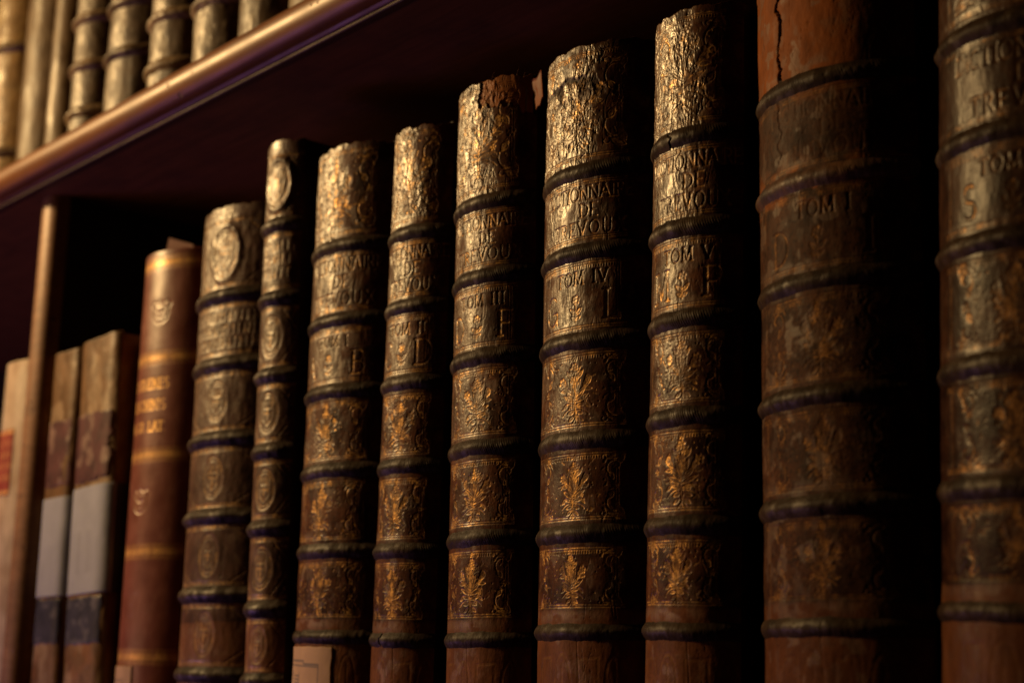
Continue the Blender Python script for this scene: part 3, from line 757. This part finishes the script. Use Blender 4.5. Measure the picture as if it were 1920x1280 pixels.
# ------------------------------------------------------------------ the red cloth book
wd, Ht = .0930, .4010
t = thing('cloth_book', 'smooth red-brown book with gilt rules and title, beside the parchment volumes', 'book', (-1.2265 + wd / 2, 0, 0), 0)
P = path_round(wd, 50); arcl = np.hypot(*np.diff(P, axis=0).T).sum() * 1000
def paint(F):
    hw = arcl * .52
    for zz in (389.7, 304.7, 220.4, 138.7, 52.2):
        for d in (-1.9, -.6, .6, 1.9): F.line([(-hw, zz + d), (hw, zz + d)], .55, .15, 1)
        x = -hw
        while x < hw:
            F.line([(x, zz + 3.0), (x + .5, zz + 6.2)], .6, .15, .5); F.line([(x, zz - 3.0), (x - .5, zz - 6.2)], .6, .15, .5); x += 2.0
    cx = -arcl * .07
    F.text('DEMOSTHENES', -arcl * .08, 278, 8.5, arcl * .80, 1.05, .15, .16, 1)
    F.text('ET AESCHINIS', -arcl * .08, 259.5, 8.5, arcl * .80, 1.05, .15, .16, 1)
    F.text('OPERA GR. LAT.', -arcl * .08, 241, 8.0, arcl * .78, 1.0, .15, .12, 1)
    for zc, g, x0, dp in ((346, .08, arcl * .13, .6), (182, .14, arcl * .04, .4), (95, .0, 0, .18)):
        sh_ = [(-10, 2), (-12, 6), (-9, 9), (-4, 7), (0, 9.5), (4, 7), (9, 9), (12, 6), (10, 2)] + [(10 * math.cos(a), 2 - 13 * abs(math.sin(a)) ** .8) for a in np.linspace(0, -math.pi, 13)]
        F.line([(x0 + a, zc + b) for a, b in sh_], 1.5, dp, g)
        F.line([(x0 + a * .6, zc + b * .6) for a, b in sh_], .9, dp * .6, g * .8)
        F.curve((x0 - 7, zc + 3), (x0, zc - 6), (x0 + 7, zc + 3), 1.2, depth=dp, g=g)
    F.H += (fbm(F.S / 30, F.Z / 45, 41, 3) - .5) * .5 + (fbm(F.S / 4, F.Z / 9, 43, 3) - .5) * .06
    F.wear = np.maximum(F.wear, .25 * sstep(.55, .75, fbm(F.S / 9, F.Z / 14, 45, 4)))
spine_mesh(t, P, Ht, .00055, paint, REDC, .6, 61)
body(t, P, wd, Ht)
def pl2(F):
    a, b2, zt = F.s[0], F.s[-1], F.z[-1]
    for d in (0, 1.4): F.line([(a + 12 + d, F.z[0]), (a + 12 + d, zt - 11 - d), (b2 - 12 - d, zt - 11 - d), (b2 - 12 - d, F.z[0])], .7, 0, .8)
strip(t, 'paper_label', P, -arcl * .47, arcl * .10, .004, .0445, OLDPAPER, .0009, .0007, pl2, .4, 9)
# frayed bit of cloth standing up at the head
V = np.array([(wd * .12, .004, Ht - .004), (wd * .40, .016, Ht - .004), (wd * .40, .016, Ht + .003), (wd * .15, .005, Ht + .0115), (wd * .12, .007, Ht - .004), (wd * .40, .018, Ht - .004), (wd * .40, .018, Ht + .003), (wd * .15, .0065, Ht + .0115)])
mesh_obj('frayed_headcap', V, np.array([(0, 1, 2, 3), (7, 6, 5, 4), (3, 2, 6, 7), (0, 3, 7, 4), (1, 5, 6, 2), (0, 4, 5, 1)]), REDC, t, {k: np.zeros(8) for k in ('gilt', 'wear', 'bare', 'crack')}, smooth=False)

# ------------------------------------------------------------------ two parchment volumes with grey labels, against the divider
PG = 'parchment volumes wearing grey paper labels'
for key, xl, lean, wd, Ht, label in (
    ('L', -1.3560, -.018, .0560, .3335, 'stained parchment volume with a grey label, tucked against the wooden divider'),
    ('R', -1.2905, -.042, .0735, .3370, 'stained parchment volume with a grey barcoded label, between its twin and the red book')):
    t = thing('parchment_book', label, 'book', (xl + wd / 2, -.006, 0), lean, PG)
    P = path_flat(wd); PE = extend(P, .05); arcl = np.hypot(*np.diff(P, axis=0).T).sum() * 1000
    sd = 400 if key == 'L' else 430
    def paint(F, sd=sd):
        F.H += (fbm(F.S / 18, F.Z / 40, sd, 4) - .5) * 1.6 + (fbm(F.S / 4, F.Z / 9, sd + 3, 3) - .5) * .2
        F.wear = .9 * sstep(.52, .66, fbm(F.S / 22, F.Z / 30, sd + 5, 4))
        F.bare = .35 * sstep(.5, .7, fbm(F.S / 16, F.Z / 12, sd + 8, 4)) * (1 - sstep(60, 75, F.Z))
    spine_mesh(t, P, Ht, .0009, paint, PARCH, 1.2, sd)
    body(t, P, wd, Ht, cover=PARCH)
    h = arcl / 2
    strip(t, 'title_label', P, -h + 4, h - 5, .204, .268, MAROON, .0006, .0009, lambda F: setattr(F, 'wear', .9 * sstep(.58, .68, fbm(F.S / 12, F.Z / 16, sd + 22, 4))), 3.5, sd + 30)
    strip(t, 'date_label', P, -h + 4, h - 5, .062, .103, NAVY, .0006, .0009, lambda F: setattr(F, 'wear', .5 * sstep(.58, .7, fbm(F.S / 12, F.Z / 8, sd + 23, 4))), 2.0, sd + 31)
    def bars(F, key=key):
        if key == 'R':
            c = (F.s[0] + h) / 2 if False else 0
            for x, ww in ((-24, 1.0), (-21.5, .7), (-10, 3.2), (-7, .8), (0, .7), (8, 2.8), (13, 1.4), (16, .7)):
                F.line([(x, 124), (x, 160)], ww, 0, .55)
            F.line([(-4, 108), (-4, 196)], .5, 0, .25)
        else:
            for x in (-8, 2, 9): F.line([(x, 108), (x, 195)], .5, 0, .3)
    z0, z1 = (.1045, .1945) if key == 'L' else (.1055, .2000)
    lab = strip(t, 'paper_label', PE, -h + 1, h + 1, z0, z1, GREYPAPER, .0013, .0008, bars, 0, sd + 40)
    strip(t, 'label_flap', PE, h + 1.2, h + 38, z0 + .0005, z1 - .0005, DARKPAPER, .0012, .002, None, 0, sd + 41)

# ------------------------------------------------------------------ cream volume left of the divider
wd, Ht = .1080, .343
t = thing('vellum_book', 'cream vellum volume with a red label, left of the wooden divider on the lower shelf', 'book', (-1.4130 - wd / 2, 0, 0), .0)
P = path_round(wd, 50); arcl = np.hypot(*np.diff(P, axis=0).T).sum() * 1000
def paint(F):
    F.H += (fbm(F.S / 20, F.Z / 40, 61, 3) - .5) * .8; F.wear = .6 * sstep(.45, .7, fbm(F.S / 20, F.Z / 40, 66, 3))
spine_mesh(t, P, Ht, .0011, paint, VELLUM, .5, 66)
body(t, P, wd, Ht, cover=VELLUM)
def rl(F):
    for k in range(4): F.rag(F.z[-1] - 13 - 11.5 * k - 4, F.z[-1] - 13 - 11.5 * k + 3, 0, arcl * .55, random.Random(k))
    for zz in (F.z[0] + 2, F.z[0] + 4, F.z[-1] - 2, F.z[-1] - 4): F.line([(F.s[0], zz), (F.s[-1], zz)], .9, 0, 1)
strip(t, 'title_label', P, -arcl * .42, arcl * .12, .207, .273, REDLAB, .0007, .0008, rl, .3, 71)

# ------------------------------------------------------------------ the upper shelf
ZU = ZS + .0302
UPG = 'old books standing on the upper shelf'
UP = [   # left edge, right edge, material, bands above the shelf, wear, height, label
 (-1.6420, -1.5520, GILTV, [.070, .194, .31], .9, .36, 'leftmost upper-shelf book, cut by the photo edge, glinting gold along its spine'),
 (-1.5485, -1.4640, UVELLUM, [], .2, .37, 'tall smooth cream vellum book on the upper shelf beside the gold glinting one'),
 (-1.4625, -1.4170, UVELLUM, [], .4, .35, 'thin smooth pale vellum book on the upper shelf, second slimmest after none beside it'),
 (-1.4160, -1.3460, TANV, [.060, .110, .162, .215, .27], .7, .34, 'dark-sided tan book with two raised bands in view, right of the thin vellum book'),
 (-1.3445, -1.2560, TANV, [.099, .152, .21, .27], .8, .36, 'broad mottled tan book with two thick raised bands on the upper shelf'),
 (-1.2540, -1.1720, TANV, [.060, .109, .17, .23], .8, .35, 'tan book with one raised band, second right of the thin vellum'),
 (-1.1700, -1.0910, TANV, [.097, .16, .22], .8, .35, 'tan book'),
 (-1.0895, -1.0140, TANV, [.14, .20], .5, .35, 'tan book'),
 (-1.0125, -.9330, UVELLUM, [], .5, .35, 'tan book'),
]
ULAB = [
 'gold glinting book spine at the left edge of the photo on the upper shelf',
 'widest smooth cream vellum book on the upper shelf, beside the gold glinting spine',
 'thin smooth vellum book on the upper shelf, right of the widest cream one',
 'narrow banded tan book directly right of the thin smooth vellum on the upper shelf',
 'broad mottled tan book with a double-bellied banded spine, fifth from left on the upper shelf',
 'streaked tan book right of the broad mottled one on the upper shelf',
 'tan upper-shelf book, white glint under its band, by a plain one',
 'plain smooth brown book, second from right on the upper shelf, no band in view',
 'rightmost upper-shelf book, only a small pale corner showing above the shelf edge',
]
for k, (xa, xb, mat, bands, wa, Ht, _) in enumerate(UP):
    wd = xb - xa - .0015
    t = thing('old_book', ULAB[k], 'book', ((xa + xb) / 2, .002, ZU), 0, UPG)
    P = path_round(wd, 62); arcl = np.hypot(*np.diff(P, axis=0).T).sum() * 1000
    sd = 900 + 31 * k
    def paint(F, wa=wa, sd=sd, bands=bands):
        F.H += (fbm(F.S / 16, F.Z / 30, sd, 3) - .5) * 1.2
        if bands:
            base_layer(F, sd); wear_layer(F, sd, 0, F.z[-1], wa, .8, .15)
            band_rub(F, [b * 1000 for b in bands], sd, .5)
        else:
            F.wear = wa * sstep(.45, .7, fbm(F.S / 14, F.Z / 40, sd + 4, 4))
    spine_mesh(t, P, Ht, .0010, paint, mat, 1.0, sd)
    for q, zb in enumerate(bands):
        band_mesh(t, P, zb, .0048, .0075, BANDTAN if k != 4 else TANV, sd + 5 + q, .5, nc=70)
    body(t, P, wd, Ht)
